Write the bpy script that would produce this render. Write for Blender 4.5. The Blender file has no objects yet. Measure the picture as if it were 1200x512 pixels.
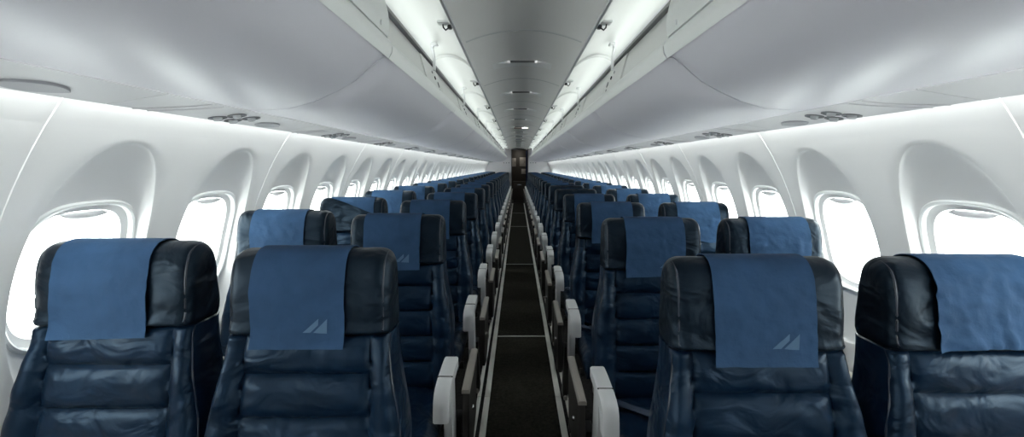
import bpy, bmesh, math, random
from mathutils import Vector, Matrix, noise
random.seed(4)
C = bpy.context.scene.collection
PI = math.pi
H = 1.34                       # camera height above the cabin floor
YF, YB = -1.0, 16.45           # front and back of the cabin
PITCH = 0.787                  # seat pitch
WP = 0.508                     # window pitch

# ------------------------------------------------------------------ materials
def new_mat(name):
    m = bpy.data.materials.new(name); m.use_nodes = True
    return m, m.node_tree, m.node_tree.nodes['Principled BSDF']

def mat(name, col, rough=0.5, metal=0.0, spec=0.5, var=0.0, vscale=6.0, bump=0.0, bscale=40.0, stretch=(1, 1, 1), emit=None, coat=0.0, sheen=0.0):
    m, t, b = new_mat(name)
    b.inputs['Base Color'].default_value = (*col, 1)
    b.inputs['Roughness'].default_value = rough
    b.inputs['Metallic'].default_value = metal
    b.inputs['Specular IOR Level'].default_value = spec
    b.inputs['Coat Weight'].default_value = coat
    b.inputs['Sheen Weight'].default_value = sheen
    tc = t.nodes.new('ShaderNodeTexCoord')
    mp = t.nodes.new('ShaderNodeMapping'); mp.inputs['Scale'].default_value = stretch
    t.links.new(tc.outputs['Object'], mp.inputs['Vector'])
    if var > 0:
        n = t.nodes.new('ShaderNodeTexNoise'); n.inputs['Scale'].default_value = vscale; n.inputs['Detail'].default_value = 4
        t.links.new(mp.outputs['Vector'], n.inputs['Vector'])
        r = t.nodes.new('ShaderNodeValToRGB')
        r.color_ramp.elements[0].position = 0.3; r.color_ramp.elements[1].position = 0.7
        r.color_ramp.elements[0].color = (*[c * (1 - var) for c in col], 1)
        r.color_ramp.elements[1].color = (*[min(1, c * (1 + var)) for c in col], 1)
        t.links.new(n.outputs['Fac'], r.inputs['Fac']); t.links.new(r.outputs['Color'], b.inputs['Base Color'])
    if bump > 0:
        n2 = t.nodes.new('ShaderNodeTexNoise'); n2.inputs['Scale'].default_value = bscale; n2.inputs['Detail'].default_value = 5
        t.links.new(mp.outputs['Vector'], n2.inputs['Vector'])
        bp = t.nodes.new('ShaderNodeBump'); bp.inputs['Strength'].default_value = bump; bp.inputs['Distance'].default_value = 0.01
        t.links.new(n2.outputs['Fac'], bp.inputs['Height']); t.links.new(bp.outputs['Normal'], b.inputs['Normal'])
    if emit:
        b.inputs['Emission Color'].default_value = (*emit[0], 1); b.inputs['Emission Strength'].default_value = emit[1]
    return m

M = {}
M['wall'] = mat('white_wall_lining', (.89, .88, .885), .42, bump=.02, bscale=300)
M['bin'] = mat('bin_grey_white', (.72, .705, .765), .38, bump=.02, bscale=250)
M['bin_in'] = mat('bin_interior', (.70, .70, .69), .5)
M['door'] = mat('bin_door_white', (.80, .81, .80), .4)
M['psu'] = mat('service_panel', (.68, .67, .69), .45)
M['psu_dark'] = mat('service_recess', (.20, .20, .215), .5)
M['psu_shade'] = mat('service_call_panel', (.40, .40, .43), .5)
M['lens'] = mat('lamp_lens', (.55, .56, .58), .15, coat=.5)
M['ceiling'] = mat('ceiling_grey', (.90, .885, .87), .34, bump=.02, bscale=200)
M['ceil_lip'] = mat('ceiling_joint', (.92, .92, .92), .25)
M['rail'] = mat('rail_metal', (.55, .56, .58), .35, .6)
M['ledge'] = mat('ledge_grey', (.22, .22, .22), .5)
M['vent_white'] = mat('vent_white', (.95, .95, .95), .4)
M['glow_clip'] = mat('glow_clip', (.8, .8, .8), .4, emit=((1, 1, 1), .28))  # outlet slot clips, given a faint glow as bright points
M['black'] = mat('black_plastic', (.012, .012, .013), .4)
M['white'] = mat('white_plastic', (.78, .79, .80), .35)
def leather(name, col, rough):
    m, t, b = new_mat(name)
    b.inputs['Roughness'].default_value = rough
    b.inputs['Specular IOR Level'].default_value = .34; b.inputs['Specular Tint'].default_value = (.42, .62, .86, 1)
    tc = t.nodes.new('ShaderNodeTexCoord')
    oi = t.nodes.new('ShaderNodeObjectInfo')
    ad = t.nodes.new('ShaderNodeVectorMath'); ad.operation = 'MULTIPLY_ADD'
    cb = t.nodes.new('ShaderNodeCombineXYZ')
    for k in range(3): t.links.new(oi.outputs['Random'], cb.inputs[k])
    ad.inputs[1].default_value = (1, 1, 1)
    sc_ = t.nodes.new('ShaderNodeVectorMath'); sc_.operation = 'SCALE'; sc_.inputs['Scale'].default_value = 17.0
    t.links.new(cb.outputs[0], sc_.inputs[0])
    t.links.new(tc.outputs['Object'], ad.inputs[0]); t.links.new(sc_.outputs[0], ad.inputs[2])
    mp = t.nodes.new('ShaderNodeMapping'); mp.inputs['Scale'].default_value = (1.0, 1.0, 1.5); mp.inputs['Rotation'].default_value = (0, .5, 0)
    t.links.new(ad.outputs[0], mp.inputs['Vector'])
    n1 = t.nodes.new('ShaderNodeTexNoise'); n1.inputs['Scale'].default_value = 9; n1.inputs['Detail'].default_value = 2.5; n1.inputs['Distortion'].default_value = .7
    n2 = t.nodes.new('ShaderNodeTexNoise'); n2.inputs['Scale'].default_value = 420; n2.inputs['Detail'].default_value = 2
    n3 = t.nodes.new('ShaderNodeTexNoise'); n3.inputs['Scale'].default_value = 5; n3.inputs['Detail'].default_value = 4
    for n_ in (n1, n2, n3): t.links.new(mp.outputs['Vector'], n_.inputs['Vector'])
    b1 = t.nodes.new('ShaderNodeBump'); b1.inputs['Strength'].default_value = .7; b1.inputs['Distance'].default_value = .022
    b2 = t.nodes.new('ShaderNodeBump'); b2.inputs['Strength'].default_value = .12; b2.inputs['Distance'].default_value = .002
    t.links.new(n1.outputs['Fac'], b1.inputs['Height']); t.links.new(n2.outputs['Fac'], b2.inputs['Height'])
    t.links.new(b1.outputs['Normal'], b2.inputs['Normal']); t.links.new(b2.outputs['Normal'], b.inputs['Normal'])
    r = t.nodes.new('ShaderNodeValToRGB')
    r.color_ramp.elements[0].position = .3; r.color_ramp.elements[1].position = .7
    r.color_ramp.elements[0].color = (*[c * .75 for c in col], 1); r.color_ramp.elements[1].color = (*[c * 1.25 for c in col], 1)
    t.links.new(n3.outputs['Fac'], r.inputs['Fac']); t.links.new(r.outputs['Color'], b.inputs['Base Color'])
    return m
M['leather'] = leather('navy_leather', (.0032, .0115, .028), .34)
M['leather_shaded'] = leather('navy_leather_shaded', (.003, .0065, .012), .40)  # same leather as the backs, darkened for the shading on the headrests
M['piping'] = mat('leather_piping', (.014, .022, .040), .35)
M['cover'] = mat('blue_cover_cloth', (.025, .064, .136), .8, spec=.2, var=.12, vscale=14, bump=.25, bscale=45)
M['logo'] = mat('cover_emblem', (.065, .130, .220), .7)
M['belt'] = mat('seat_belt_webbing', (.03, .045, .08), .7, bump=.3, bscale=300)
M['buckle'] = mat('buckle_metal', (.6, .6, .6), .25, .9)
M['arm'] = mat('armrest_grey', (.62, .62, .63), .42, bump=.04, bscale=200)
M['arm_beige'] = mat('armrest_beige', (.42, .40, .36), .45)
M['bronze'] = mat('bronze_metal', (.34, .31, .28), .42, .4)
M['dark'] = mat('dark_frame', (.035, .032, .030), .5, .3)
M['carpet'] = mat('charcoal_carpet', (.030, .028, .022), .95, spec=.1, var=.35, vscale=60, bump=.6, bscale=400)
M['side_carpet'] = mat('side_carpet', (.030, .028, .028), .95, spec=.1, var=.3, vscale=50, bump=.5, bscale=400)
M['track'] = mat('track_cover', (.80, .78, .73), .45, .1, bump=.1, bscale=80, var=.1)
M['seam'] = mat('carpet_seam', (.55, .54, .51), .5)
M['bulk'] = mat('bulkhead_white', (.82, .80, .82), .5)
M['galley'] = mat('galley_dark', (.03, .026, .022), .5)
M['galley_pan'] = mat('galley_panel', (.30, .29, .27), .4, .2)
M['galley_brown'] = mat('galley_brown', (.075, .062, .050), .5)
M['curtain'] = mat('navy_curtain', (.03, .045, .11), .85)
M['sign_red'] = mat('sign_red', (.25, .10, .07), .5)
M['sign_lit'] = mat('sign_lit', (.8, .8, .8), .4, emit=((1, .97, .92), 1.2))
# window pane: clear acrylic
g, gt, gb = new_mat('window_acrylic')
tr = gt.nodes.new('ShaderNodeBsdfTransparent'); tr.inputs['Color'].default_value = (.96, .98, .97, 1)
gl = gt.nodes.new('ShaderNodeBsdfGlossy'); gl.inputs['Roughness'].default_value = .05
mx = gt.nodes.new('ShaderNodeMixShader'); mx.inputs['Fac'].default_value = .05
gt.links.new(tr.outputs[0], mx.inputs[1]); gt.links.new(gl.outputs[0], mx.inputs[2])
gt.links.new(mx.outputs[0], gt.nodes['Material Output'].inputs['Surface']); gt.nodes.remove(gb)
M['pane'] = g

# ------------------------------------------------------------------ helpers
def mesh_of(name, bm, m, smooth=True, angle=40, recalc=True):
    if recalc: bmesh.ops.recalc_face_normals(bm, faces=bm.faces)
    me = bpy.data.meshes.new(name); bm.to_mesh(me); bm.free()
    for x in (m if isinstance(m, (list, tuple)) else [m]): me.materials.append(M[x])
    if smooth:
        me.polygons.foreach_set('use_smooth', [True] * len(me.polygons))
        try: me.set_sharp_from_angle(angle=math.radians(angle))
        except Exception: pass
    return me

def link(name, me, parent=None, loc=(0, 0, 0), rot=(0, 0, 0)):
    o = bpy.data.objects.new(name, me); C.objects.link(o)
    o.location = loc; o.rotation_euler = rot
    if parent: o.parent = parent
    return o

def obj(name, bm, m, parent=None, **k):
    return link(name, mesh_of(name, bm, m, **k), parent)

def tag(o, label=None, cat=None, group=None, kind=None):
    if label: o['label'] = label
    if cat: o['category'] = cat
    if group: o['group'] = group
    if kind: o['kind'] = kind
    return o

def thing(name, label, cat, loc=(0, 0, 0), group=None, rotz=0):
    o = bpy.data.objects.new(name, None); C.objects.link(o)
    o.location = loc; o.rotation_euler = (0, 0, rotz); o.empty_display_size = .1
    return tag(o, label, cat, group)

def struct(name, bm, m, parent=None, **k):
    o = obj(name, bm, m, parent, **k)
    if parent is None: o['kind'] = 'structure'
    return o

def rbox(bm, c, s, bev=0.0, seg=2, rot=None):
    r = bmesh.ops.create_cube(bm, size=1.0)
    vs = r['verts']
    for v in vs: v.co = Vector((v.co.x * s[0], v.co.y * s[1], v.co.z * s[2]))
    if bev > 0:
        es = list({e for v in vs for e in v.link_edges})
        rr = bmesh.ops.bevel(bm, geom=es, offset=bev, segments=seg, profile=.5, affect='EDGES')
        vs = list({v for f in rr['faces'] for v in f.verts} | {v for v in vs if v.is_valid})
    for v in vs:
        if rot is not None: v.co = rot @ v.co
        v.co += Vector(c)
    return vs

def loft(bm, loops, closed=True, cap=True):
    rows = [[bm.verts.new(p) for p in L] for L in loops]
    n = len(rows[0])
    for a, b in zip(rows, rows[1:]):
        for i in range(n if closed else n - 1):
            j = (i + 1) % n
            try: bm.faces.new((a[i], a[j], b[j], b[i]))
            except ValueError: pass
    if cap and closed:
        bm.faces.new(rows[0]); bm.faces.new(list(reversed(rows[-1])))
    return rows

def tube(bm, pts, r, seg=8, cap=True):
    pts = [Vector(p) for p in pts]; loops = []
    for i, p in enumerate(pts):
        d = (pts[min(i + 1, len(pts) - 1)] - pts[max(i - 1, 0)]).normalized()
        u = d.cross(Vector((0, 0, 1)))
        if u.length < 1e-3: u = d.cross(Vector((1, 0, 0)))
        u.normalize(); w = d.cross(u)
        rr = r[i] if isinstance(r, (list, tuple)) else r
        loops.append([p + (u * math.cos(a) + w * math.sin(a)) * rr for a in [2 * PI * k / seg for k in range(seg)]])
    loft(bm, loops, True, cap)

def prism(bm, poly, axis, a, b):
    """extrude a 2-D polygon: axis 'x' -> poly in (y,z), 'y' -> (x,z), 'z' -> (x,y)"""
    def P(p, t):
        return {'x': (t, p[0], p[1]), 'y': (p[0], t, p[1]), 'z': (p[0], p[1], t)}[axis]
    loft(bm, [[P(p, a) for p in poly], [P(p, b) for p in poly]])

def smooth_poly(pts, n=6, closed=True):
    out = []; k = len(pts)
    for i in range(k if closed else k - 1):
        p0, p1, p2, p3 = [Vector((*pts[(i + d) % k if closed else min(max(i + d, 0), k - 1)], 0)) for d in (-1, 0, 1, 2)]
        for s in range(n):
            t = s / n
            q = .5 * ((2 * p1) + (p2 - p0) * t + (2 * p0 - 5 * p1 + 4 * p2 - p3) * t * t + (3 * p1 - p0 - 3 * p2 + p3) * t ** 3)
            out.append((q.x, q.y))
    if not closed: out.append(tuple(pts[-1]))
    return out

def sst(a, b, x):
    t = min(1, max(0, (x - a) / (b - a))); return t * t * (3 - 2 * t)

ORD = 'first second third fourth fifth sixth seventh eighth ninth tenth eleventh twelfth thirteenth fourteenth fifteenth sixteenth seventeenth eighteenth nineteenth twentieth twenty-first twenty-second twenty-third'.split()
SIDE = {-1: 'left-side', 1: 'right-side'}

# ------------------------------------------------------------------ wall lining with scalloped window bays
RW, ZC = 1.255, 0.79
TH0 = math.asin((1.042 - ZC) / RW)
def wall_pt(s, y, v, depth=0.0):
    th = TH0 + v / RW; r = RW + depth
    return (s * r * math.cos(th), y, ZC + r * math.sin(th))
def v_of_z(z): return RW * (math.asin((z - ZC) / RW) - TH0)
V0, V1 = -.45, .425
NA = 72
def sup(a, hw, hh, e):
    c, s_ = math.cos(a), math.sin(a)
    return (hw * math.copysign(abs(c) ** (2 / e), c), hh * math.copysign(abs(s_) ** (2 / e), s_))
def scallop_ring(k, sc):
    a = 2 * PI * k / NA; return sup(a, .188 * sc, .386 * sc, 2.15)
def frame_ring(k, hw, hh):
    a = 2 * PI * k / NA; return sup(a, hw, hh, 3.2)
def border_ring(k):
    a = 2 * PI * k / NA; u, v = sup(a, .2, .4, 2.15)
    # push out along the direction to the tile rectangle
    hu, hv0, hv1 = WP / 2, V0, V1
    t = min(hu / abs(u) if abs(u) > 1e-6 else 1e9, (hv1 / v if v > 1e-6 else hv0 / v if v < -1e-6 else 1e9))
    return (u * t, v * t)
BORD = [border_ring(k) for k in range(NA)]
for cu in (-1, 1):
    for cv in (V0, V1):
        k = min(range(NA), key=lambda k: (BORD[k][0] - cu * WP / 2) ** 2 + (BORD[k][1] - cv) ** 2)
        BORD[k] = (cu * WP / 2, cv)
def lerp2(a, b, t): return (a[0] + (b[0] - a[0]) * t, a[1] + (b[1] - a[1]) * t)
FO, FI = (.172, .192), (.142, .160)
RINGS = []
for k in range(NA):
    b, e, fo, fi = BORD[k], scallop_ring(k, 1.02), frame_ring(k, *FO), frame_ring(k, *FI)
    s1, s2, s3 = scallop_ring(k, 1.0), scallop_ring(k, .991), scallop_ring(k, .972)
    RINGS.append([(b, 0), (lerp2(b, e, .35), 0), (lerp2(b, e, .7), 0), (e, 0), (s1, .002), (s2, .006), (s3, .0095),
                  (lerp2(s3, fo, .25), .019), (lerp2(s3, fo, .5), .026), (lerp2(s3, fo, .75), .032), (fo, .036), (frame_ring(k, .167, .187), .045), (frame_ring(k, .147, .165), .050), (fi, .068)])
WIN_Y0 = 1.265
def wall(s, name):
    bm = bmesh.new()
    ks = range(-4, 30)
    for k in ks:
        yc = WIN_Y0 + WP * k
        rows = [[bm.verts.new(wall_pt(s, yc + p[0], p[1], d)) for (p, d) in col] for col in RINGS]
        for i in range(NA):
            a, b = rows[i], rows[(i + 1) % NA]
            for j in range(len(a) - 1):
                bm.faces.new((a[j], a[j + 1], b[j + 1], b[j]))
    ya, yb = WIN_Y0 + WP * (ks[0] - .5), WIN_Y0 + WP * (ks[-1] + .5)
    vt = [V1 + (v_of_z(1.66) - V1) * i / 8 for i in range(9)]
    vb = [v_of_z(0.0) + (V0 - v_of_z(0.0)) * i / 10 for i in range(11)]
    for vs in (vt, vb):
        for a, b in zip(vs, vs[1:]):
            bm.faces.new([bm.verts.new(wall_pt(s, y, v)) for y, v in ((ya, a), (yb, a), (yb, b), (ya, b))])
    vv = [v_of_z(0.0) + (v_of_z(1.66) - v_of_z(0.0)) * i / 24 for i in range(25)]
    for y0, y1 in ((yb, YB + .05), (YF - .05, ya)):          # plain lining up to the end walls
        if y1 > y0:
            for a, b in zip(vv, vv[1:]):
                bm.faces.new([bm.verts.new(wall_pt(s, y, v)) for y, v in ((y0, a), (y1, a), (y1, b), (y0, b))])
    # vertical joint strips between every pair of windows
    for k in ks:
        if k % 2 == 0:
            y = WIN_Y0 + WP * (k - .5)
            vs = [v_of_z(.05) + (v_of_z(1.6) - v_of_z(.05)) * i / 24 for i in range(25)]
            loft(bm, [[wall_pt(s, y + dy, v, d) for dy, d in ((-.0034, .001), (-.002, -.0022), (.002, -.0022), (.0034, .001))] for v in vs], closed=False)
    bmesh.ops.remove_doubles(bm, verts=bm.verts, dist=1e-4)
    o = struct(name, bm, 'wall', angle=28)
    return o
wall(-1, 'wall_left'); wall(1, 'wall_right')

def window_meshes(s):
    bm = bmesh.new()       # bead around the opening
    prof = [(.178, .198, .034), (.175, .195, .029), (.170, .190, .028), (.166, .186, .031), (.164, .184, .045), (.178, .198, .042)]
    loops = [[wall_pt(s, *frame_ring(k, hw, hh), d) for k in range(NA)] for hw, hh, d in prof]
    loft(bm, loops + [loops[0]], closed=True, cap=False)
    bmesh.ops.remove_doubles(bm, verts=bm.verts, dist=1e-5)
    fr = mesh_of('window_frame', bm, 'white')
    bm = bmesh.new()       # clear pane, two faces with a rim
    for d in (.056, .060):
        pass
    loops = [[wall_pt(s, *frame_ring(k, .1445 * q, .1625 * q), d) for k in range(NA)] for d, q in ((.065, .5), (.065, 1), (.068, 1), (.068, .5))]
    loft(bm, loops, closed=True, cap=True)
    pn = mesh_of('pane', bm, 'pane')
    bm = bmesh.new()       # shade handle lip under the top of the opening
    L = []
    for i in range(13):
        t = -1 + i / 6
        hgt = .018 * math.sqrt(max(0.02, 1 - t * t))
        L.append([wall_pt(s, .066 * t, .158 - q * hgt, d) for q, d in ((0, .060), (.5, .040), (1, .046), (1, .060))])
    loft(bm, L, closed=True)
    hd = mesh_of('shade_handle', bm, 'psu')
    return fr, pn, hd
n = 0
for s in (-1, 1):
    fr, pn, hd = window_meshes(s)
    for k in range(-4, 30):
        n += 1
        w = link('window_%d' % n, fr, None, (0, WIN_Y0 + WP * k, 0)); w['kind'] = 'structure'
        link('pane', pn, w); link('shade_handle', hd, w)

# ------------------------------------------------------------------ floor, tracks, carpet seams
bm = bmesh.new(); rbox(bm, (0, (YF + 18.6) / 2, -.03), (2.6, 18.6 - YF, .06))
struct('floor', bm, 'side_carpet', smooth=False)
bm = bmesh.new(); rbox(bm, (0, (YF + YB) / 2, .003), (.372, YB - YF - .02, .006), .002)
struct('floor_runner', bm, 'carpet', smooth=False)
i = 0
for s in (-1, 1):
    for x, w in ((.205, .032), (.252, .022)):
        i += 1
        bm = bmesh.new()
        y = YF
        while y < YB - .1:
            y2 = min(y + 1.815, YB)
            rbox(bm, (s * x, (y + y2) / 2, .005), (w, y2 - y - .006, .010), .003)
            y = y2
        struct('trim_%d' % i, bm, 'track')
for y in (3.57, 6.2, 10.1, 13.0):
    i += 1
    bm = bmesh.new(); rbox(bm, (0, y, .0075), (.372, .016, .005), .002)
    struct('trim_%d' % i, bm, 'seam')
for s, nm in ((-1, 'baseboard_left'), (1, 'baseboard_right')):
    bm = bmesh.new(); prism(bm, [(s * .93, 0), (s * 1.0, 0), (s * 1.09, .16), (s * 1.075, .17)], 'y', YF, YB)
    struct(nm, bm, 'bronze', smooth=False)

# ------------------------------------------------------------------ ceiling and roof
CE, CZ0, CZ1 = .295, 1.935, 2.0
def cz(x): return CZ1 - (CZ1 - CZ0) * (x / CE) ** 2
bm = bmesh.new()
xs = [-CE + 2 * CE * i / 24 for i in range(25)]
poly = [(x, cz(x)) for x in xs] + [(x, cz(x) + .02) for x in reversed(xs)]
prism(bm, poly, 'y', YF, YB)
struct('ceiling', bm, 'ceiling')
bm = bmesh.new()
outer = [(-1.02, 1.60), (-1.0, 1.75), (-.9, 2.02), (-.5, 2.12), (0, 2.14), (.5, 2.12), (.9, 2.02), (1.0, 1.75), (1.02, 1.60)]
prism(bm, outer + [(x * 1.03, z + .03) for x, z in reversed(outer)], 'y', YF, YB)
struct('roof', bm, 'wall', smooth=False)
for s in (-1, 1):
    i += 1
    bm = bmesh.new(); rbox(bm, (s * (CE + .006), (YF + YB) / 2, CZ0 - .003), (.012, YB - YF - .04, .016), .004)
    struct('trim_%d' % i, bm, 'rail')
yj = 2.2
joints = []
while yj < 16.3: joints.append(yj); yj += 1.2
for y in joints:
    i += 1
    bm = bmesh.new()
    big = abs(y - 9.4) < .3
    hw, hh = (.012, .0015) if not big else (.05, .014)
    xx = [-.28 + .56 * q / 20 for q in range(21)]
    loft(bm, [[(x, y - hw, cz(x) - .0005), (x, y - hw * .5, cz(x) - hh), (x, y + hw * .5, cz(x) - hh), (x, y + hw, cz(x) - .0005)] for x in xx])
    struct('trim_%d' % i, bm, 'ceil_lip')

# crescent air outlets on the ceiling
def vent_meshes():
    bm = bmesh.new(); hw = .185; n_ = 18
    zb = cz(hw) + .004
    loops = []
    for i_ in range(n_ + 1):
        x = -hw + 2 * hw * i_ / n_
        t = max(cz(x) - zb, .0006)
        loops.append([(x, 0, cz(x) - t), (x, .012, cz(x) - t), (x, .16, cz(x) - .0008), (x, .16, cz(x) + .002), (x, 0, cz(x) + .002)])
    loft(bm, loops)
    a = mesh_of('housing', bm, 'vent_white', angle=25)
    bm = bmesh.new(); rbox(bm, (0, -.001, zb + .011), (.150, .006, .013), .002)
    b = mesh_of('slot', bm, 'psu_dark')
    c = []
    for sx in (-1, 1):
        bm = bmesh.new(); rbox(bm, (sx * .086, -.003, zb + .011), (.014, .006, .010), .002)
        c.append(mesh_of('glow_clip', bm, 'glow_clip'))
    return a, b, c
va, vb_, vc = vent_meshes()
for q in range(11):
    y = 2.82 + 1.16 * q
    if y > 16: break
    t = thing('ceiling_vent', 'crescent air outlet in the ceiling, %s from the front' % ORD[q], 'air vent', (0, y, 0), 'crescent air outlets along the ceiling')
    link('housing', va, t); link('slot', vb_, t); [link('glow_clip', m_, t) for m_ in vc]
# small lit ceiling sign far down the aisle
t = thing('ceiling_sign', 'small ceiling sign with a lit white end far down the aisle', 'sign', (.05, 7.55, cz(.05)))
bm = bmesh.new(); rbox(bm, (-.075, 0, -.014), (.13, .05, .028), .006); obj('sign_body', bm, 'sign_red', t)
bm = bmesh.new(); rbox(bm, (.045, 0, -.014), (.10, .05, .024), .006); obj('sign_lamp', bm, 'sign_lit', t)

# ------------------------------------------------------------------ overhead bins
BL = 1.335
NOSE = [(.432, 1.704), (.418, 1.712), (.404, 1.706), (.397, 1.690), (.399, 1.672), (.408, 1.656)]
PAN = [(.422, 1.640), (.452, 1.604), (.495, 1.566), (.55, 1.539), (.62, 1.520), (.70, 1.509), (.76, 1.506), (.822, 1.5065)]
REST = [(.825, 1.530), (.89, 1.60), (.92, 1.70), (.90, 1.93), (.70, 2.0), (.535, 1.985), (.520, 1.93), (.522, 1.905),
        (.504, 1.888), (.456, 1.722), (.450, 1.712)]
BINP = NOSE + PAN + REST
def bin_shell(s, L, closed):
    bm = bmesh.new()
    st = [0.003, .006, .012, .022, .038, .06, .10, .2, L * .5, L - .2, L - .10, L - .06, L - .038, L - .022, L - .012, L - .006, L - .003]
    loops = []
    for y in st:
        e = min(y, L - y)
        g_ = .024 * (1 - sst(.0, .085, e))
        lp = []
        for i_, (x, z) in enumerate(BINP):
            wgt = 0
            if i_ >= len(NOSE) - 2 and i_ < len(NOSE) + len(PAN):
                wgt = sst(.39, .44, x) * (1 - sst(.5, .72, x))
            elif i_ < len(NOSE): wgt = .25
            lp.append((s * (x + .55 * g_ * wgt), y, z + g_ * wgt))
        loops.append(lp)
    loft(bm, loops)
    for f in bm.faces:
        c = f.calc_center_median()
        if 1.715 < c.z < 1.90 and abs(c.x) < .51 and len(f.verts) == 4: f.material_index = 1
    bmesh.ops.triangulate(bm, faces=[f for f in bm.faces if len(f.verts) > 4])
    return mesh_of('bin_shell', bm, ['bin', 'bin_in'], angle=50)
ARC = smooth_poly([(.530, 1.945), (.520, 1.968), (.480, 1.990), (.420, 1.993), (.360, 1.972), (.312, 1.938)], 5, closed=False)
def bin_edge(s, L):
    bm = bmesh.new()
    loops = []
    for y in (.003, .010, .02, L - .02, L - .010, L - .003):
        e = min(y, L - y); d = -.001 if e < .005 else (.0015 if e < .012 else .0025)
        loops.append([(s * (x - d * (1 if q > 0 else 0)), y, z + (d if q < 2 else -d if q > 4 else 0)) for q, (x, z) in enumerate(NOSE)] + [(s * (x + .004), y, z) for x, z in reversed(NOSE[1:-1])])
    loft(bm, loops)
    return mesh_of('bin_edge', bm, 'door', angle=60)
def bin_door_open(s, L):
    bm = bmesh.new()
    inner = ARC
    out = [(x + .002, z + .010) for x, z in reversed(ARC)]
    ys = [.006, .012, .03, L - .03, L - .012, L - .006]
    loops = []
    for y in ys:
        e = min(y, L - y); d = .004 if e < .008 else (.0 if e < .02 else 0)
        loops.append([(s * x, y, z + d) for x, z in inner] + [(s * x, y, z) for x, z in out])
    # raised end rims
    loft(bm, loops)
    for y in (.016, L - .016):
        loft(bm, [[(s * x, y - .010, z - .001), (s * x, y - .006, z - .011), (s * x, y + .006, z - .011), (s * x, y + .010, z - .001)] for x, z in ARC])
    return mesh_of('bin_door', bm, 'door', angle=35)
CARC = smooth_poly([(.404, 1.714), (.400, 1.76), (.412, 1.82), (.442, 1.88), (.492, 1.93)], 5, closed=False)
def bin_door_closed(s, L):
    bm = bmesh.new()
    poly = CARC + [(x + .03, z + .004) for x, z in reversed(CARC)]
    ys = [(.004, .012), (.012, .003), (.03, 0), (L - .03, 0), (L - .012, .003), (L - .004, .012)]
    loft(bm, [[(s * (x + d), y, z) for x, z in poly] for y, d in ys])
    return mesh_of('bin_door', bm, 'door', angle=35)
def ledge_mesh(s, L):
    bm = bmesh.new()
    prism(bm, [(s * x, z) for x, z in ((.484, 1.888), (.522, 1.902), (.520, 1.918), (.4835, 1.900))], 'y', .004, L - .004)
    return mesh_of('light_ledge', bm, 'ledge', smooth=False)
def divider_mesh(s, L):
    bm = bmesh.new()
    a, b = Vector((.447, 1.712)), Vector((.495, 1.886))
    pts = [(L - .50, 0), (L - .02, 0), (L - .015, .35)] + [(L - .015 - .12 * (1 - math.cos(q)), .35 + .62 * math.sin(q)) for q in [PI / 2 * k / 8 for k in range(1, 9)]] + [(L - .50, .97)]
    def P(y, t, off):
        p = a.lerp(b, t); return (s * (p.x + off), y, p.y)
    loft(bm, [[P(y, t, .004) for y, t in pts], [P(y, t, 0) for y, t in pts], [P(y, t, .012) for y, t in pts]][1:])
    bmesh.ops.triangulate(bm, faces=[f for f in bm.faces if len(f.verts) > 4])
    return mesh_of('end_panel', bm, 'bin_in', angle=35)
def on_div(s, y, t, off=-.002):
    a, b = Vector((.447, 1.712)), Vector((.495, 1.886)); p = a.lerp(b, t)
    return Vector((s * (p.x + off), y, p.y))
DN = lambda s: Vector((-s * .178, 0, .052)).normalized()
def disc(bm, c, n_, r, h, seg=16, ring=0.0):
    n_ = n_.normalized(); u = n_.orthogonal().normalized(); w = n_.cross(u)
    def circ(rr, hh): return [c + n_ * hh + (u * math.cos(2 * PI * k / seg) + w * math.sin(2 * PI * k / seg)) * rr for k in range(seg)]
    if ring: loft(bm, [circ(r, 0), circ(r, h), circ(r - ring, h), circ(r - ring, 0), circ(r, 0)], cap=False)
    else: loft(bm, [circ(r, 0), circ(r, h * .6), circ(r * .8, h)])
def marks(s, L):
    bm = bmesh.new(); disc(bm, on_div(s, L - .235, .58), DN(s), .010, .005); a = mesh_of('release_button', bm, 'black')
    bm = bmesh.new(); disc(bm, on_div(s, L - .285, .70), DN(s), .008, .003, ring=.003)
    b = mesh_of('screw_ring', bm, 'psu_dark')
    bm = bmesh.new()       # round placard with a bar mark
    c = on_div(s, L - .16, .45)
    disc(bm, c, DN(s), .017, .002, ring=.003)
    for dz in (-.006, 0, .006):
        p = on_div(s, L - .16, .45 + dz / .178); rbox(bm, p, (.003, .018, .0025), 0)
    for dz, ln in ((-.030, .03), (-.037, .022)):
        p = on_div(s, L - .16, .45 + dz / .178); rbox(bm, p, (.003, ln, .003), 0)
    c = mesh_of('placard', bm, 'psu_dark')
    return a, b, c
def arm_mesh(s, L):
    bm = bmesh.new(); y = L - .30
    pts = [(.470, 1.84), (.470, 1.89), (.474, 1.925), (.482, 1.955), (.474, 1.982)]
    loft(bm, [[(s * (x - .012), y - .011, z), (s * (x - .012), y + .011, z), (s * x, y + .011, z), (s * x, y - .011, z)] for x, z in pts])
    rbox(bm, (s * .462, y, 1.975), (.03, .05, .014), .004)
    return mesh_of('hinge_arm', bm, 'white')
def latch_mesh(s, L):
    bm = bmesh.new(); y = L / 2 - .07
    rbox(bm, (s * .318, y, 1.932), (.018, .034, .016), .005)
    tube(bm, [(s * .324, y, 1.928), (s * .334, y - .01, 1.916), (s * .343, y - .012, 1.926), (s * .346, y - .010, 1.94)], .0035, 8)
    return mesh_of('latch', bm, 'black')
def latch_base(s, L):
    bm = bmesh.new(); y = L / 2 - .07
    rbox(bm, (s * .345, y + .0, 1.950), (.05, .05, .012), .005)
    return mesh_of('latch_plate', bm, 'white')
def handle_mesh(s, L):
    bm = bmesh.new(); y = L * .55
    rbox(bm, (s * .408, y, 1.80), (.022, .12, .045), .008, rot=None)
    return mesh_of('latch', bm, 'white')
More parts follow.
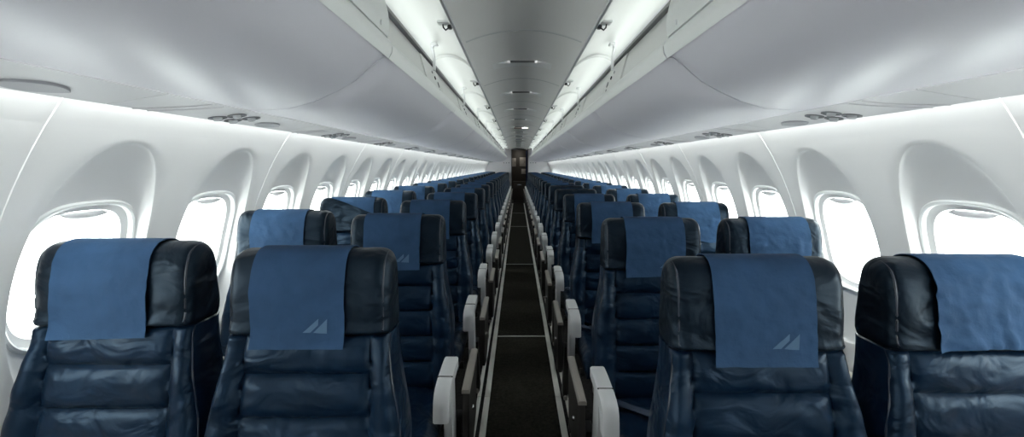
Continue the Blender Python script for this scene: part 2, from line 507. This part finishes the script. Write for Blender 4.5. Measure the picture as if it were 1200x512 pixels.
def button_closed(s, L):
    bm = bmesh.new(); disc(bm, Vector((s * .404, L - .10, 1.732)), Vector((-s, 0, -.1)), .007, .006); return mesh_of('release_button', bm, 'white')
for s in (-1, 1):
    sh, do, dc, le, di = bin_shell(s, BL, False), bin_door_open(s, BL), bin_door_closed(s, BL), ledge_mesh(s, BL), divider_mesh(s, BL)
    ma, mb, mc = marks(s, BL); ar, la, lb, hn, bc = arm_mesh(s, BL), latch_mesh(s, BL), latch_base(s, BL), handle_mesh(s, BL), button_closed(s, BL)
    ed = bin_edge(s, BL)
    for k in range(0, 12):
        y0 = BL * k
        if k == 0: lab = 'closed white overhead bin, %s, the only one with its door shut' % SIDE[s]
        else: lab = 'white overhead bin with its door raised, %s, %s such bin from the front' % (SIDE[s], ORD[k - 1])
        t = thing('overhead_bin', lab, 'overhead bin', (0, y0, 0), 'overhead bins along the %s' % SIDE[s])
        link('bin_shell', sh, t); link('bin_edge', ed, t)
        if k == 0:
            d = link('bin_door', dc, t); link('latch', hn, d); link('release_button', bc, d)
            # fixed light panel above it
        else:
            d = link('bin_door', do, t); link('latch', la, d); link('latch_plate', lb, d)
            link('light_ledge', le, t)
            v = link('end_panel', di, t); link('release_button', ma, v); link('screw_ring', mb, v); link('placard', mc, v)
            link('hinge_arm', ar, t)
    # short last bin front, a plain end fairing, and the front fairing behind the camera
    for a, b, nm in ((YF, -.004, 'trim_%d' % (40 + s)), (12 * BL + .004, YB, 'trim_%d' % (44 + s))):
        bm = bmesh.new(); prism(bm, [(s * x, z) for x, z in (NOSE + PAN + [(.835, 1.53), (.9, 1.6), (.9, 1.93), (.535, 1.985), (.49, 1.93), (.41, 1.8)])], 'y', a, b)
        bmesh.ops.triangulate(bm, faces=[f for f in bm.faces if len(f.verts) > 4])
        struct(nm, bm, 'bin')
    bm = bmesh.new()
    prism(bm, [(s * x, z) for x, z in ARC] + [(s * (x + .002), z + .012) for x, z in reversed(ARC)], 'y', YF, BL - .004)
    struct('trim_%d' % (50 + s), bm, 'door')
    # bin to wall fairing that hides the cavity of the wash light
    bm = bmesh.new(); prism(bm, [(s * .905, 1.615), (s * .93, 1.62), (s * 1.035, 1.66), (s * 1.035, 1.68), (s * .905, 1.64)], 'y', YF, YB)
    struct('trim_%d' % (60 + s), bm, 'wall', smooth=False)

# ------------------------------------------------------------------ passenger service units
PS, PE = (.829, 1.5055), (.975, 1.4815)
def psu_pt(s, t, y, off=0.0):
    x = PS[0] + (PE[0] - PS[0]) * t; z = PS[1] + (PE[1] - PS[1]) * t
    nx, nz = -.162, -.987           # downward normal
    return Vector((s * (x + nx * off), y, z + nz * off))
def psu_meshes(s):
    Lp = PITCH
    bm = bmesh.new()
    loops = []
    for y in (-.38, -.3785, -.3765, 0.0, .3765 + .025, .3785 + .025, .38 + .025):
        e = .003 if y in (-.38, .38 + .025) else 0
        loops.append([psu_pt(s, 0.0, y, -e), psu_pt(s, .97, y, -e), psu_pt(s, 1.0, y, -.006), psu_pt(s, 1.0, y, -.016), psu_pt(s, .12, y, -.014), psu_pt(s, .004, y, -.006)])
    loft(bm, loops)
    # raised curved joint ribs
    for base in (-.22, -.175):
        pts = [psu_pt(s, .02 + .95 * k / 10, base - .09 * (k / 10) ** 1.6, .0005) for k in range(11)]
        tube(bm, pts, .0022, 6)
    body = mesh_of('panel', bm, 'psu', angle=35)
    nrm = psu_pt(s, .5, 0, 1) - psu_pt(s, .5, 0, 0)
    def cup(t, y, r):
        bm = bmesh.new(); disc(bm, psu_pt(s, t, y, -.001), nrm, r, .004, 20, ring=.004)
        disc(bm, psu_pt(s, t, y, -.001), nrm, r - .003, .002, 20)
        return bm
    def knob(t, y, r):
        bm = bmesh.new(); disc(bm, psu_pt(s, t, y, .001), nrm, r, .009, 16); return bm
    rl = [mesh_of('reading_light', cup(.40, y, .026), 'psu_dark') for y in (-.03, .045)]
    rk = [mesh_of('lamp_lens', knob(.40, y, .012), 'lens') for y in (-.03, .045)]
    av = [mesh_of('air_nozzle', cup(.74, y, .025), 'psu_dark') for y in (-.045, .03)]
    ak = [mesh_of('nozzle_tip', knob(.74, y, .013), 'lens') for y in (-.045, .03)]
    bm = bmesh.new()
    L = []
    for k in range(13):
        u = k / 12; y = .15 + .12 * u
        hw = .24 * math.sin(PI * min(1, u * .9 + .06)) ** .7
        L.append([psu_pt(s, .66 - hw, y, -.001), psu_pt(s, .66 - hw * .9, y, .005), psu_pt(s, .66 + hw * .9, y, .003), psu_pt(s, min(.95, .66 + hw), y, -.001)])
    loft(bm, L)
    call = mesh_of('call_panel', bm, 'psu_shade')
    return body, rl, rk, av, ak, call
for s in (-1, 1):
    body, rl, rk, av, ak, call = psu_meshes(s)
    y00 = 1.42 if s < 0 else 1.36
    for k in range(-2, 19):
        y = y00 + PITCH * k
        if y < YF + .45 or y + .41 > YB: continue
        lab = 'grey overhead service panel with reading lights, %s, %s row from the front' % (SIDE[s], ORD[k + 2])
        t = thing('passenger_service_unit', lab, 'service panel', (0, y, 0), 'service panels along the %s' % SIDE[s])
        link('panel', body, t)
        for a, b in zip(rl, rk): link('lamp_lens', b, link('reading_light', a, t))
        for a, b in zip(av, ak): link('nozzle_tip', b, link('air_nozzle', a, t))
        link('call_panel', call, t)

# ------------------------------------------------------------------ seats (origin on the floor below the front of the headrest; y grows to the back)
ZS = H - .401                      # seam below the headrest
ZT = H - .204                      # top of the headrest
ZB = H - .90
SEAMS = [H - z for z in (.401, .490, .590, .688, .786, .884)]
def wz(z): return .192 + .038 * sst(0, 1, (ZS - z) / .27)
def y0z(z): return -.055 * max(0, (ZS - z) / .495) ** 1.0
def front_y(x, z, seed=0):
    w = wz(z); ax = abs(x); px = .150 + .012 * (ZS - z) / .5
    y = y0z(z)
    if ax <= px:
        for a, b in zip(SEAMS, SEAMS[1:]):
            if b <= z <= a:
                t = (z - b) / (a - b)
                prof = max(0, 1 - abs(2 * t - 1) ** 3.2)
                break
        else: prof = .3
        ex = max(0, 1 - (ax / px) ** 10)
        y -= .020 * prof ** .7 * (.35 + .65 * ex) * (1 if ex > .02 else .4)
        y -= .0035 * noise.noise(Vector((x * 14 + seed, z * 34, 3.1))) * prof
        y += .006 * (1 - min(1, (px - ax) / .006)) if px - ax < .006 else 0
    else:
        t = (ax - px) / max(1e-4, w - px)
        top = sst(0, .14, ZS - z)
        hump = math.sin(PI * min(1, t * .80 + .03)) ** .55
        y -= (.014 + .016 * top) * hump
        y -= .006 * noise.noise(Vector((x * 10 + seed, z * 22, 7.7))) * hump
        if t > .75: y += (.012 + .002 * top) * ((t - .75) / .25) ** 2
        y += .006 * (1 - sst(0, .008, ZS - z))
    return y
def backrest_mesh():
    bm = bmesh.new(); loops = []
    nz, nx = 96, 60
    for i_ in range(nz + 1):
        z = ZB + (ZS - .002 - ZB) * i_ / nz
        w = wz(z); yb = .115 + y0z(z) * .7
        L = [(-w + 2 * w * k / nx, front_y(-w + 2 * w * k / nx, z), z) for k in range(nx + 1)]
        ye = L[-1][1]
        for q in (.25, .5, .75): L.append((w + .003 * math.sin(PI * q), ye + (yb - ye) * q, z))
        L += [(w - .012, yb, z), (0, yb + .012, z), (-w + .012, yb, z)]
        for q in (.75, .5, .25): L.append((-w - .003 * math.sin(PI * q), ye + (yb - ye) * q, z))
        loops.append(L)
    loft(bm, loops)
    return mesh_of('backrest', bm, 'leather', angle=60)
HP = smooth_poly([(-.012, ZS + .002), (-.017, ZS + .035), (-.018, ZS + .09), (-.014, ZT - .055), (.000, ZT - .018), (.030, ZT), (.068, ZT - .004), (.098, ZT - .035), (.112, ZT - .10), (.115, ZS + .002)], 5)
def inset(poly, d):
    n_ = len(poly); out = []
    for k in range(n_):
        a, b, c = [Vector(poly[(k + e) % n_]) for e in (-1, 0, 1)]
        t = (c - a); t.normalize()
        nn = Vector((-t.y, t.x))
        out.append(b + nn * d)
    return out
# make sure the inset goes inward
def area(p): return sum(p[k][0] * p[(k + 1) % len(p)][1] - p[(k + 1) % len(p)][0] * p[k][1] for k in range(len(p)))
INS = 1 if area(HP) > 0 else -1
def headrest_mesh():
    bm = bmesh.new(); w, r = .192, .034
    xs = []
    for k in range(9): xs.append(-w + r * (1 - math.cos(PI / 2 * k / 8)) if False else -w + r - r * math.cos(PI / 2 * k / 8))
    xs += [-w + r + (2 * (w - r)) * k / 22 for k in range(1, 22)]
    xs += [-x for x in reversed(xs[:9])]
    loops = []
    for x in xs:
        e = abs(x) - (w - r)
        d = r - math.sqrt(max(0, r * r - e * e)) if e > 0 else 0
        L = []
        for p in HP:
            nz_ = .0025 * noise.noise(Vector((x * 20, p[1] * 26, p[0] * 16))) * (1 if abs(x) < w - .004 else 0)
            L.append((x, .048 + (p[0] - .048) * (1 - d * .92 / .066) + nz_, max(ZS + .001, ZS + (p[1] - ZS) * (1 - d * .85 / (ZT - ZS)))))
        loops.append(L)
    loft(bm, loops)
    return mesh_of('headrest', bm, 'leather_shaded', angle=50)
def piping_meshes(sg):
    bm = bmesh.new()
    pts = [(sg * (wz(z) - .002), front_y(wz(z) * .999, z) + .001, z) for z in [ZB + .01 + (ZS - ZB - .012) * k / 30 for k in range(31)]]
    tube(bm, pts, .0032, 6)
    lower = mesh_of('piping', bm, 'piping')
    bm = bmesh.new()
    seg = [p for p in inset(HP, INS * .010) if not (p[1] < ZS + .012 and p[0] > .02) and p[0] < .095]
    seg.sort(key=lambda p: (p[1] if p[0] < .03 else ZT + p[0]))
    tube(bm, [(sg * .1795, p[0] - .001, p[1]) for p in seg], .0028, 6)
    return lower, mesh_of('piping', bm, 'piping')
# cloth cover: path over the headrest, from the back to the front
FRONTP = [p for p in HP]
def cover_path(zend):
    top = [(-.020 + 0, zend)]
    out = [(.122, ZT - .13), (.119, ZT - .09), (.105, ZT - .034), (.086, ZT - .006), (.068, ZT + .003), (.050, ZT + .0065), (.030, ZT + .006), (.012, ZT + .000), (-.004, ZT - .016), (-.014, ZT - .036), (-.019, ZT - .056), (-.024, ZT - .09), (-.025, ZS + .08), (-.024, ZS + .04), (-.025, ZS), (-.030, H - .426)]
    return out
def cover_mesh(name, seed, wL=-.111, wR=.111, bot=lambda u: 0.0, crumple=.003, topw=0.0, material='cover', skew=0.0):
    P = smooth_poly(cover_path(0), 4, closed=False)
    d = [0]
    for a, b in zip(P, P[1:]): d.append(d[-1] + math.hypot(b[0] - a[0], b[1] - a[1]))
    tot = d[-1]
    def at(sv):
        sv = max(0, min(tot, sv))
        for k in range(len(d) - 1):
            if d[k + 1] >= sv:
                t = (sv - d[k]) / max(1e-9, d[k + 1] - d[k]); return (P[k][0] + (P[k + 1][0] - P[k][0]) * t, P[k][1] + (P[k + 1][1] - P[k][1]) * t)
        return P[-1]
    bm = bmesh.new(); nu, nv = 28, 54; rows = []
    for j in range(nv + 1):
        row = []
        for i_ in range(nu + 1):
            u = i_ / nu; v = j / nv
            end = tot - bot(u)
            y, z = at(v * end)
            front = sst(.35, .6, v)
            x = wL + (wR - wL) * u + skew * front * v + .004 * noise.noise(Vector((seed, z * 9, u * 1.5 + 4)))
            c = crumple * (.35 + front) * (noise.noise(Vector((x * 22 + seed, z * 18, seed))) + .6 * noise.noise(Vector((x * 50, z * 40 + seed, 1))))
            fl = .004 * noise.noise(Vector((x * 14 + seed * 3, 0, 2))) * sst(.85, 1, v)
            row.append(bm.verts.new((x, y - .001 - abs(c) - max(0, fl), z + (abs(c) * .5 if .15 < v < .42 else 0))))
        rows.append(row)
    for a, b in zip(rows, rows[1:]):
        for i_ in range(nu): bm.faces.new((a[i_], a[i_ + 1], b[i_ + 1], b[i_]))
    # give the cloth its thickness
    bm.normal_update()
    nrm = {v: v.normal.copy() for row in rows for v in row}
    sgn = 1 if rows[nv - 4][nu // 2].normal.y > 0 else -1          # towards the headrest
    back = [[bm.verts.new(v.co + nrm[v] * sgn * .0016) for v in row] for row in rows]
    for a, b in zip(back, back[1:]):
        for i_ in range(nu): bm.faces.new((b[i_], b[i_ + 1], a[i_ + 1], a[i_]))
    for j in range(nv):
        for c in (0, nu): bm.faces.new((rows[j][c], rows[j + 1][c], back[j + 1][c], back[j][c]))
    for i_ in range(nu):
        for c in (0, nv): bm.faces.new((rows[c][i_], rows[c][i_ + 1], back[c][i_ + 1], back[c][i_]))
    return mesh_of('headrest_cover', bm, material, angle=70)
def logo_mesh(xr, cover):
    """printed emblem: a slanted bar and a triangle lying on the cloth"""
    from mathutils.bvhtree import BVHTree
    tree = BVHTree.FromPolygons([v.co for v in cover.vertices], [tuple(p.vertices) for p in cover.polygons])
    bm = bmesh.new(); z0 = H - .430 + .041; x0 = xr - .096
    for poly in ([(0, 0), (.0182, .0005), (.0365, .018), (.037, .033)], [(.025, 0), (.057, -.002), (.058, .033)]):
        bm.faces.new([bm.verts.new((x0 + x, 0, z0 + z)) for x, z in poly])
    bmesh.ops.triangulate(bm, faces=list(bm.faces))
    bmesh.ops.subdivide_edges(bm, edges=list(bm.edges), cuts=7, use_grid_fill=True)
    for v in bm.verts:
        hit = tree.ray_cast(Vector((v.co.x, -.3, v.co.z)), Vector((0, 1, 0)))[0]
        v.co.y = (hit.y if hit else -.034) - .0007
    bmesh.ops.triangulate(bm, faces=list(bm.faces))
    return mesh_of('emblem', bm, 'logo', recalc=False)
def cushion_mesh():
    bm = bmesh.new(); loops = []
    w = .222
    for k in range(25):
        t = k / 24; y = -.475 + .43 * t
        fr = math.sqrt(max(0, 1 - (1 - min(1, t / .16)) ** 2))
        L = []
        for q in range(21):
            a = q / 20; x = -w + 2 * w * a
            edge = max(0, 1 - abs(2 * a - 1) ** 8)
            zt = .375 + (.085 * fr + .0) * (.55 + .45 * edge ** .5)
            zt += .006 * noise.noise(Vector((x * 12, y * 12, 5))) * edge
            if abs(abs(x) - .15) < .008: zt -= .008 * fr
            L.append((x * (.94 + .06 * fr), y, zt))
        L += [(w * .96, y, .355), (-w * .96, y, .355)]
        loops.append(L)
    loft(bm, loops)
    return mesh_of('seat_cushion', bm, 'leather', angle=60)
def armrest_mesh(a):
    """aisle armrest: cap with a dropped rounded front and a post; a is the side of the seat it stands on"""
    bm = bmesh.new()
    cx = a * .262
    side = [(-.238, .655), (-.30, .656), (-.39, .650), (-.435, .642), (-.459, .630), (-.471, .612), (-.475, .590), (-.476, .546), (-.432, .544), (-.424, .575), (-.405, .598), (-.36, .612), (-.238, .618)]
    w = .0245
    for xs_, ins in (([-w, -w + .005, w - .005, w], None),):
        loops = []
        cen = Vector((-.37, .61))
        for x in xs_:
            d = .004 if abs(x) == w else 0
            lp = []
            n_ = len(side)
            for k in range(n_):
                aa, bb, cc = Vector(side[k - 1]), Vector(side[k]), Vector(side[(k + 1) % n_])
                t = (cc - aa).normalized(); nn = Vector((-t.y, t.x))
                lp.append((cx + x, bb.x + nn.x * d, bb.y + nn.y * d))
            loops.append(lp)
        loft(bm, loops)
    cap = mesh_of('armrest', bm, 'arm', angle=40)
    bm = bmesh.new()
    px = cx - a * .002
    poly = [(-.335, .612), (-.245, .616), (-.235, .54), (-.20, .40), (-.20, .34), (-.30, .34), (-.315, .48)]
    prism(bm, poly, 'x', px - .014, px + .014)
    bmesh.ops.bevel(bm, geom=list(bm.edges), offset=.003, segments=1, affect='EDGES')
    post = mesh_of('armrest_post', bm, 'arm', angle=30)
    bm = bmesh.new(); rbox(bm, (cx, -.385, .6505), (.050, .0015, .004), 0, rot=None)
    j = mesh_of('armrest_joint', bm, 'dark', smooth=False)
    bm = bmesh.new(); disc(bm, Vector((cx + a * -.0245, -.45, .59)), Vector((-a, 0, 0)), .005, .003, 10)
    stud = mesh_of('stud', bm, 'buckle')
    return cap, post, j, stud
def side_panel_mesh(a):
    bm = bmesh.new(); x0 = a * .312
    poly = [(-.22, .520), (.09, .535), (.10, .50), (.06, .30), (-.10, .24), (-.20, .26), (-.235, .34)]
    prism(bm, poly, 'x', x0 - .012, x0 + .012)
    bmesh.ops.bevel(bm, geom=list(bm.edges), offset=.003, segments=1, affect='EDGES')
    p = mesh_of('side_panel', bm, 'dark', angle=30)
    bm = bmesh.new()
    loft(bm, [[(x0 - .015, y, z), (x0 + .015, y, z), (x0 + .015, y, z + .010), (x0 + .010, y, z + .014), (x0 - .010, y, z + .014), (x0 - .015, y, z + .010)] for y, z in ((-.235, .519), (-.22, .521), (.08, .536), (.10, .535))])
    t = mesh_of('panel_cap', bm, 'bronze', angle=30)
    bm = bmesh.new(); disc(bm, Vector((x0, -.217, .455)), Vector((0, -1, .05)), .008, .008, 10); b = [mesh_of('bolt', bm, 'buckle')]
    bm = bmesh.new(); disc(bm, Vector((x0 - a * -.012, -.10, .40)), Vector((a, 0, 0)), .009, .006, 10); b.append(mesh_of('bolt', bm, 'buckle'))
    return p, t, b
def leg_mesh(x, kind):
    bm = bmesh.new()
    if kind == 'front': prof = [(-.30, .35, .022), (-.30, .18, .018), (-.305, .05, .020), (-.31, .012, .032)]
    else: prof = [(-.06, .35, .040), (-.02, .22, .032), (.04, .10, .026), (.06, .045, .034), (.065, .012, .048)]
    loft(bm, [[(x - .014, y - h, z), (x + .014, y - h, z), (x + .014, y + h, z), (x - .014, y + h, z)] for y, z, h in prof])
    bmesh.ops.bevel(bm, geom=[e for e in bm.edges], offset=.003, segments=1, affect='EDGES')
    m1 = mesh_of('leg', bm, 'dark', angle=35)
    bm = bmesh.new(); y = prof[-1][0]
    rbox(bm, (x, y, .017), (.026, .085, .012), .003)
    disc(bm, Vector((x, y - .058, .012)), Vector((0, 0, 1)), .011, .02, 12)
    m2 = mesh_of('track_fitting', bm, 'bronze')
    return m1, m2
def frame_mesh(a):
    bm = bmesh.new()
    for y in (-.36, -.10): tube(bm, [(-.228, y, .335), (.228, y, .335)], .018, 10)
    for x in (-.19, .19): rbox(bm, (x, -.24, .343), (.02, .40, .018), .003)
    return mesh_of('seat_frame', bm, 'dark')
def belt_meshes():
    bm = bmesh.new()
    pts = [(-.20, -.06, .455), (-.17, -.12, .470), (-.08, -.20, .472), (.02, -.24, .475)]
    L = []
    for p in pts: L.append([(p[0], p[1] - .022, p[2]), (p[0], p[1] + .022, p[2]), (p[0], p[1] + .022, p[2] + .003), (p[0], p[1] - .022, p[2] + .003)])
    loft(bm, L); a = mesh_of('seat_belt', bm, 'belt')
    bm = bmesh.new(); rbox(bm, (.045, -.25, .483), (.06, .05, .018), .004); rbox(bm, (.06, -.25, .495), (.03, .04, .008), .003)
    b = mesh_of('buckle', bm, 'buckle')
    return a, b
def wall_arm_mesh(a):
    bm = bmesh.new(); x = a * .205
    poly = [(-.38, .545), (-.36, .572), (-.30, .580), (-.03, .580), (-.03, .556), (-.34, .552)]
    prism(bm, poly, 'x', x - .019, x + .019)
    bmesh.ops.bevel(bm, geom=list(bm.edges), offset=.004, segments=2, affect='EDGES')
    cap = mesh_of('armrest', bm, 'arm_beige', angle=35)
    bm = bmesh.new(); prism(bm, [(-.16, .556), (-.07, .556), (-.07, .47), (-.16, .47)], 'x', x - .012, x + .012)
    return cap, mesh_of('armrest_post', bm, 'bronze', smooth=False)

SM = {'back': backrest_mesh(), 'head': headrest_mesh(), 'pipe': [piping_meshes(a) for a in (-1, 1)], 'cush': cushion_mesh(), 'frame': frame_mesh(1), 'belt': belt_meshes()}
COV = {
    'neat': [cover_mesh('c', 1.3), cover_mesh('c', 5.1, crumple=.0028), cover_mesh('c', 9.7, -.116, .114, bot=lambda u: .006 * u)],
    'crumpled': [cover_mesh('c', 12.2, -.120, .125, crumple=.009, bot=lambda u: .030 + .03 * (1 - u) * u, skew=.01), cover_mesh('c', 15.9, -.118, .12, crumple=.006, bot=lambda u: .012 * math.sin(6 * u) + .015)],
    'aslant': [cover_mesh('c', 21.0, -.11, .15, bot=lambda u: .235 - .10 * u, crumple=.003)],
    'back': [cover_mesh('c', 31.0, -.115, .118, bot=lambda u: .27, crumple=.003)],
}
LOGO = {m_.name: logo_mesh(.110, m_) for m_ in COV['neat']}
ARMM = {a: armrest_mesh(a) for a in (-1, 1)}
SPM = {a: side_panel_mesh(a) for a in (-1, 1)}
WARM = {a: wall_arm_mesh(a) for a in (-1, 1)}
LEGS = {(a, k): leg_mesh(a * .262 if k else a * .262, k) for a in (-1, 1) for k in ('front', 'rear')}
LEGW = {k: leg_mesh(0.0, k) for k in ('front', 'rear')}
CX = {(-1, 'aisle'): -.530, (1, 'aisle'): .505, (-1, 'window'): -1.008, (1, 'window'): .985}
STATE = {  # cover state by (side, place, row)
    (-1, 'window', 0): ('neat', False), (1, 'window', 0): ('crumpled', False), (1, 'window', 1): ('crumpled', False), (-1, 'window', 1): ('neat', False),
    (-1, 'window', 2): ('aslant', False), (1, 'window', 2): ('crumpled', False), (1, 'aisle', 4): ('back', False), (1, 'aisle', 5): ('back', False), (-1, 'window', 4): ('crumpled', False),
}
COVWORD = {'neat': 'a smooth blue headrest cover', 'crumpled': 'a crumpled blue headrest cover', 'aslant': 'its blue cover folded aslant', 'back': 'its blue cover pushed back'}
def make_seat(s, place, row):
    y = (1.09 if s < 0 else 1.01) + PITCH * row
    dz = 0.0
    if s < 0 and place == 'window': y += .012
    st, logo = STATE.get((s, place, row), ('neat', place == 'aisle'))
    word = COVWORD[st] if not logo else 'a blue emblem-printed headrest cover'
    lab = 'navy leather %s seat, %s, %s row from the front, with %s' % (place, SIDE[s], ORD[row], word)
    rnd = random.Random(row * 7 + s * 3 + (place == 'aisle'))
    t = thing('airplane_seat', lab, 'seat', (CX[(s, place)], y, dz), 'navy seats in the %s block' % SIDE[s], rotz=math.radians(rnd.uniform(-.35, .35)))
    b = link('backrest', SM['back'], t); [link('piping', p[0], b) for p in SM['pipe']]
    up = .016 if (s < 0 and place == 'window') else (-.006 if s > 0 else 0)
    h = link('headrest', SM['head'], t); [link('piping', p[1], h) for p in SM['pipe']]
    cv = COV[st][rnd.randrange(len(COV[st]))]
    off = (-.012 if s < 0 else 0) + rnd.uniform(-.006, .006)
    if place == 'window' and s > 0 and row < 2: off += .01
    c = link('headrest_cover', cv, t, (off, 0, 0))
    if logo: link('emblem', LOGO[cv.name], c)
    link('seat_cushion', SM['cush'], t); link('seat_frame', SM['frame'], t)
    if up:
        for ch in (b, h, c): ch.location.z += up
    a = -s                                  # the aisle lies towards the centre
    if place == 'aisle':
        cap, post, jt, stud = ARMM[a]
        ar = link('armrest', cap, t); link('armrest_post', post, ar); link('armrest_joint', jt, ar); link('stud', stud, ar)
        p, tp, bo = SPM[a]
        sp = link('side_panel', p, t); link('panel_cap', tp, sp); [link('bolt', m_, sp) for m_ in bo]
        for k in ('front', 'rear'):
            l1, l2 = LEGS[(a, k)]; lg = link('leg', l1, t); link('track_fitting', l2, lg)
    else:
        cap, post = WARM[s]
        ar = link('armrest', cap, t); link('armrest_post', post, ar)
        for k in ('front', 'rear'):
            l1, l2 = LEGW[k]; lg = link('leg', l1, t); link('track_fitting', l2, lg)
    if row in (1, 2, 3):
        be = link('seat_belt', SM['belt'][0], t); link('buckle', SM['belt'][1], be)
for row in range(20):
    for s in (-1, 1):
        for place in ('aisle', 'window'): make_seat(s, place, row)

# ------------------------------------------------------------------ end walls and galley
DX0, DX1, DZ = -.255, .355, 1.965
bm = bmesh.new()
rbox(bm, ((-1.4 + DX0) / 2, YB + .03, 1.08), (DX0 + 1.4, .06, 2.2)); rbox(bm, ((1.4 + DX1) / 2, YB + .03, 1.08), (1.4 - DX1, .06, 2.2))
rbox(bm, ((DX0 + DX1) / 2, YB + .03, (DZ + 2.2) / 2), (DX1 - DX0, .06, 2.2 - DZ))
struct('wall_back', bm, 'bulk', smooth=False)
bm = bmesh.new(); rbox(bm, (0, YF - .03, 1.08), (2.8, .06, 2.2)); struct('wall_front', bm, 'bulk', smooth=False)
bm = bmesh.new()
for x in (DX0 + .006, DX1 - .006): rbox(bm, (x, YB - .002, DZ / 2), (.022, .09, DZ), .004)
rbox(bm, ((DX0 + DX1) / 2, YB - .002, DZ - .01), (DX1 - DX0, .09, .03), .004)
struct('door_1', bm, 'psu_dark')
bm = bmesh.new()
rbox(bm, (-.9, 17.5, 1.05), (.05, 2.0, 2.1)); rbox(bm, (.9, 17.5, 1.05), (.05, 2.0, 2.1)); rbox(bm, (0, 18.5, 1.05), (1.85, .05, 2.1)); rbox(bm, (0, 17.5, 2.12), (1.85, 2.05, .05))
struct('wall_galley', bm, 'galley', smooth=False)
t = thing('galley_cabinet', 'dark tall galley cabinet with pale compartment fronts seen through the aft doorway', 'galley cabinet', (.0, 18.1, 0))
bm = bmesh.new(); rbox(bm, (.05, .18, 1.0), (.80, .34, 1.98), .01); obj('body', bm, 'galley', t)
for x, z, w_, h_ in ((.18, 1.52, .26, .36), (-.17, 1.50, .16, .34), (.22, 1.14, .2, .2)):
    bm = bmesh.new(); rbox(bm, (x, .0, z), (w_, .03, h_), .008); d = obj('compartment_front', bm, 'galley_pan', t)
    bm = bmesh.new(); rbox(bm, (x + w_ * .3, -.02, z), (.015, .02, .08), .004); obj('latch', bm, 'black', d)
t = thing('galley_cart', 'brown service cart standing beyond the aft doorway', 'service cart', (.02, 16.95, 0))
bm = bmesh.new(); rbox(bm, (.02, .2, .42), (.46, .4, .66), .012); obj('body', bm, 'galley_brown', t)
bm = bmesh.new(); rbox(bm, (.02, .2, .765), (.47, .42, .03), .01); obj('top', bm, 'galley', t)
bm = bmesh.new(); rbox(bm, (.02, -.005, .66), (.14, .02, .025), .006); obj('handle', bm, 'buckle', t)
for x in (-.16, .2):
    for y in (.04, .36):
        bm = bmesh.new(); tube(bm, [(x - .012, y, .04), (x + .012, y, .04)], .04, 14); rbox(bm, (x, y, .075), (.03, .03, .04), .004); obj('wheel', bm, 'black', t)
t = tag(obj('curtain', (lambda bm: (loft(bm, [[(DX1 - .075 + .012 * math.sin(k * 1.3) + (.0), YB + .085 + .012 * math.cos(k * 2.1), z) for k in range(8)] + [(DX1 - .02, YB + .12, z), (DX1 - .06, YB + .13, z)] for z in (.12, 1.0, 1.90)]), bm)[1])(bmesh.new()), 'curtain'),
    'gathered navy curtain hanging at the edge of the aft doorway', 'curtain')
for s in (-1, 1):
    for q in range(3):
        t = thing('wall_socket', 'small dark fitting on the %s aft partition, %s from the doorway' % (SIDE[s], ORD[q]), 'fitting', ((DX1 if s > 0 else DX0) + s * (.09 + .09 * q), YB, 1.47), 'small fittings on the aft partition')
        bm = bmesh.new(); disc(bm, Vector((0, 0, 0)), Vector((0, -1, 0)), .016, .008, 12); obj('rim', bm, 'psu_dark', t)
        bm = bmesh.new(); disc(bm, Vector((0, -.006, 0)), Vector((0, -1, 0)), .008, .006, 10); obj('plug', bm, 'black', t)

# ------------------------------------------------------------------ light
def area_light(name, loc, sx, sy, direction, power, col):
    l = bpy.data.lights.new(name, 'AREA'); l.shape = 'RECTANGLE'; l.size = sx; l.size_y = sy; l.energy = power; l.color = col
    o = bpy.data.objects.new(name, l); C.objects.link(o); o.location = loc
    d = Vector(direction).normalized()
    # local -Z is the light direction, local Y runs along the cabin
    z = -d; y = Vector((0, 1, 0)); x = y.cross(z).normalized(); y = z.cross(x)
    o.rotation_euler = Matrix((x, y, z)).transposed().to_euler()
    return o
LC = (.93, 1.0, .94)
YM, YL = (YF + YB) / 2, YB - YF - .2
CEIL_W, WASH_W = 3.9, 19.0
for s in (-1, 1):
    area_light('cove_lamp', (s * .508, (BL + YB) / 2, 1.924), .02, YB - BL - .1, (-s * 1.3, 0, .9), CEIL_W * .9, LC)
    area_light('wash_lamp', (s * .985, (YF + YB - .8) / 2, 1.548), .025, YB - YF - 1.0, (s * .36, 0, -1), WASH_W, LC)

area_light('galley_fill', (.0, 17.4, 2.05), .3, .3, (0, .25, -1), 1.6, (1, .93, .82))  # unseen fill light, added to lift the dark galley
w = bpy.data.worlds.new('daylight'); bpy.context.scene.world = w; w.use_nodes = True
bg = w.node_tree.nodes['Background']
bg.inputs['Color'].default_value = (.95, 1.0, .985, 1); bg.inputs['Strength'].default_value = 4.5

# ------------------------------------------------------------------ camera
cam = bpy.data.cameras.new('camera'); co = bpy.data.objects.new('camera', cam); C.objects.link(co)
cam.sensor_width = 36; cam.lens = 36 * 533 / 1200
cam.shift_x = -6.5 / 1200; cam.shift_y = -61 / 1200
cam.clip_start = .01
co.location = (-.030, 0, H); co.rotation_euler = (PI / 2, 0, 0)
sc = bpy.context.scene
sc.camera = co
sc.view_settings.view_transform = 'Standard'; sc.view_settings.look = 'None'; sc.view_settings.gamma = 1; sc.view_settings.use_curve_mapping = False
sc.view_settings.exposure = 1.15
try:
    sc.cycles.use_denoising = True
    sc.cycles.max_bounces = 10; sc.cycles.diffuse_bounces = 6; sc.cycles.transparent_max_bounces = 8
    sc.cycles.sample_clamp_indirect = 8
except Exception: pass
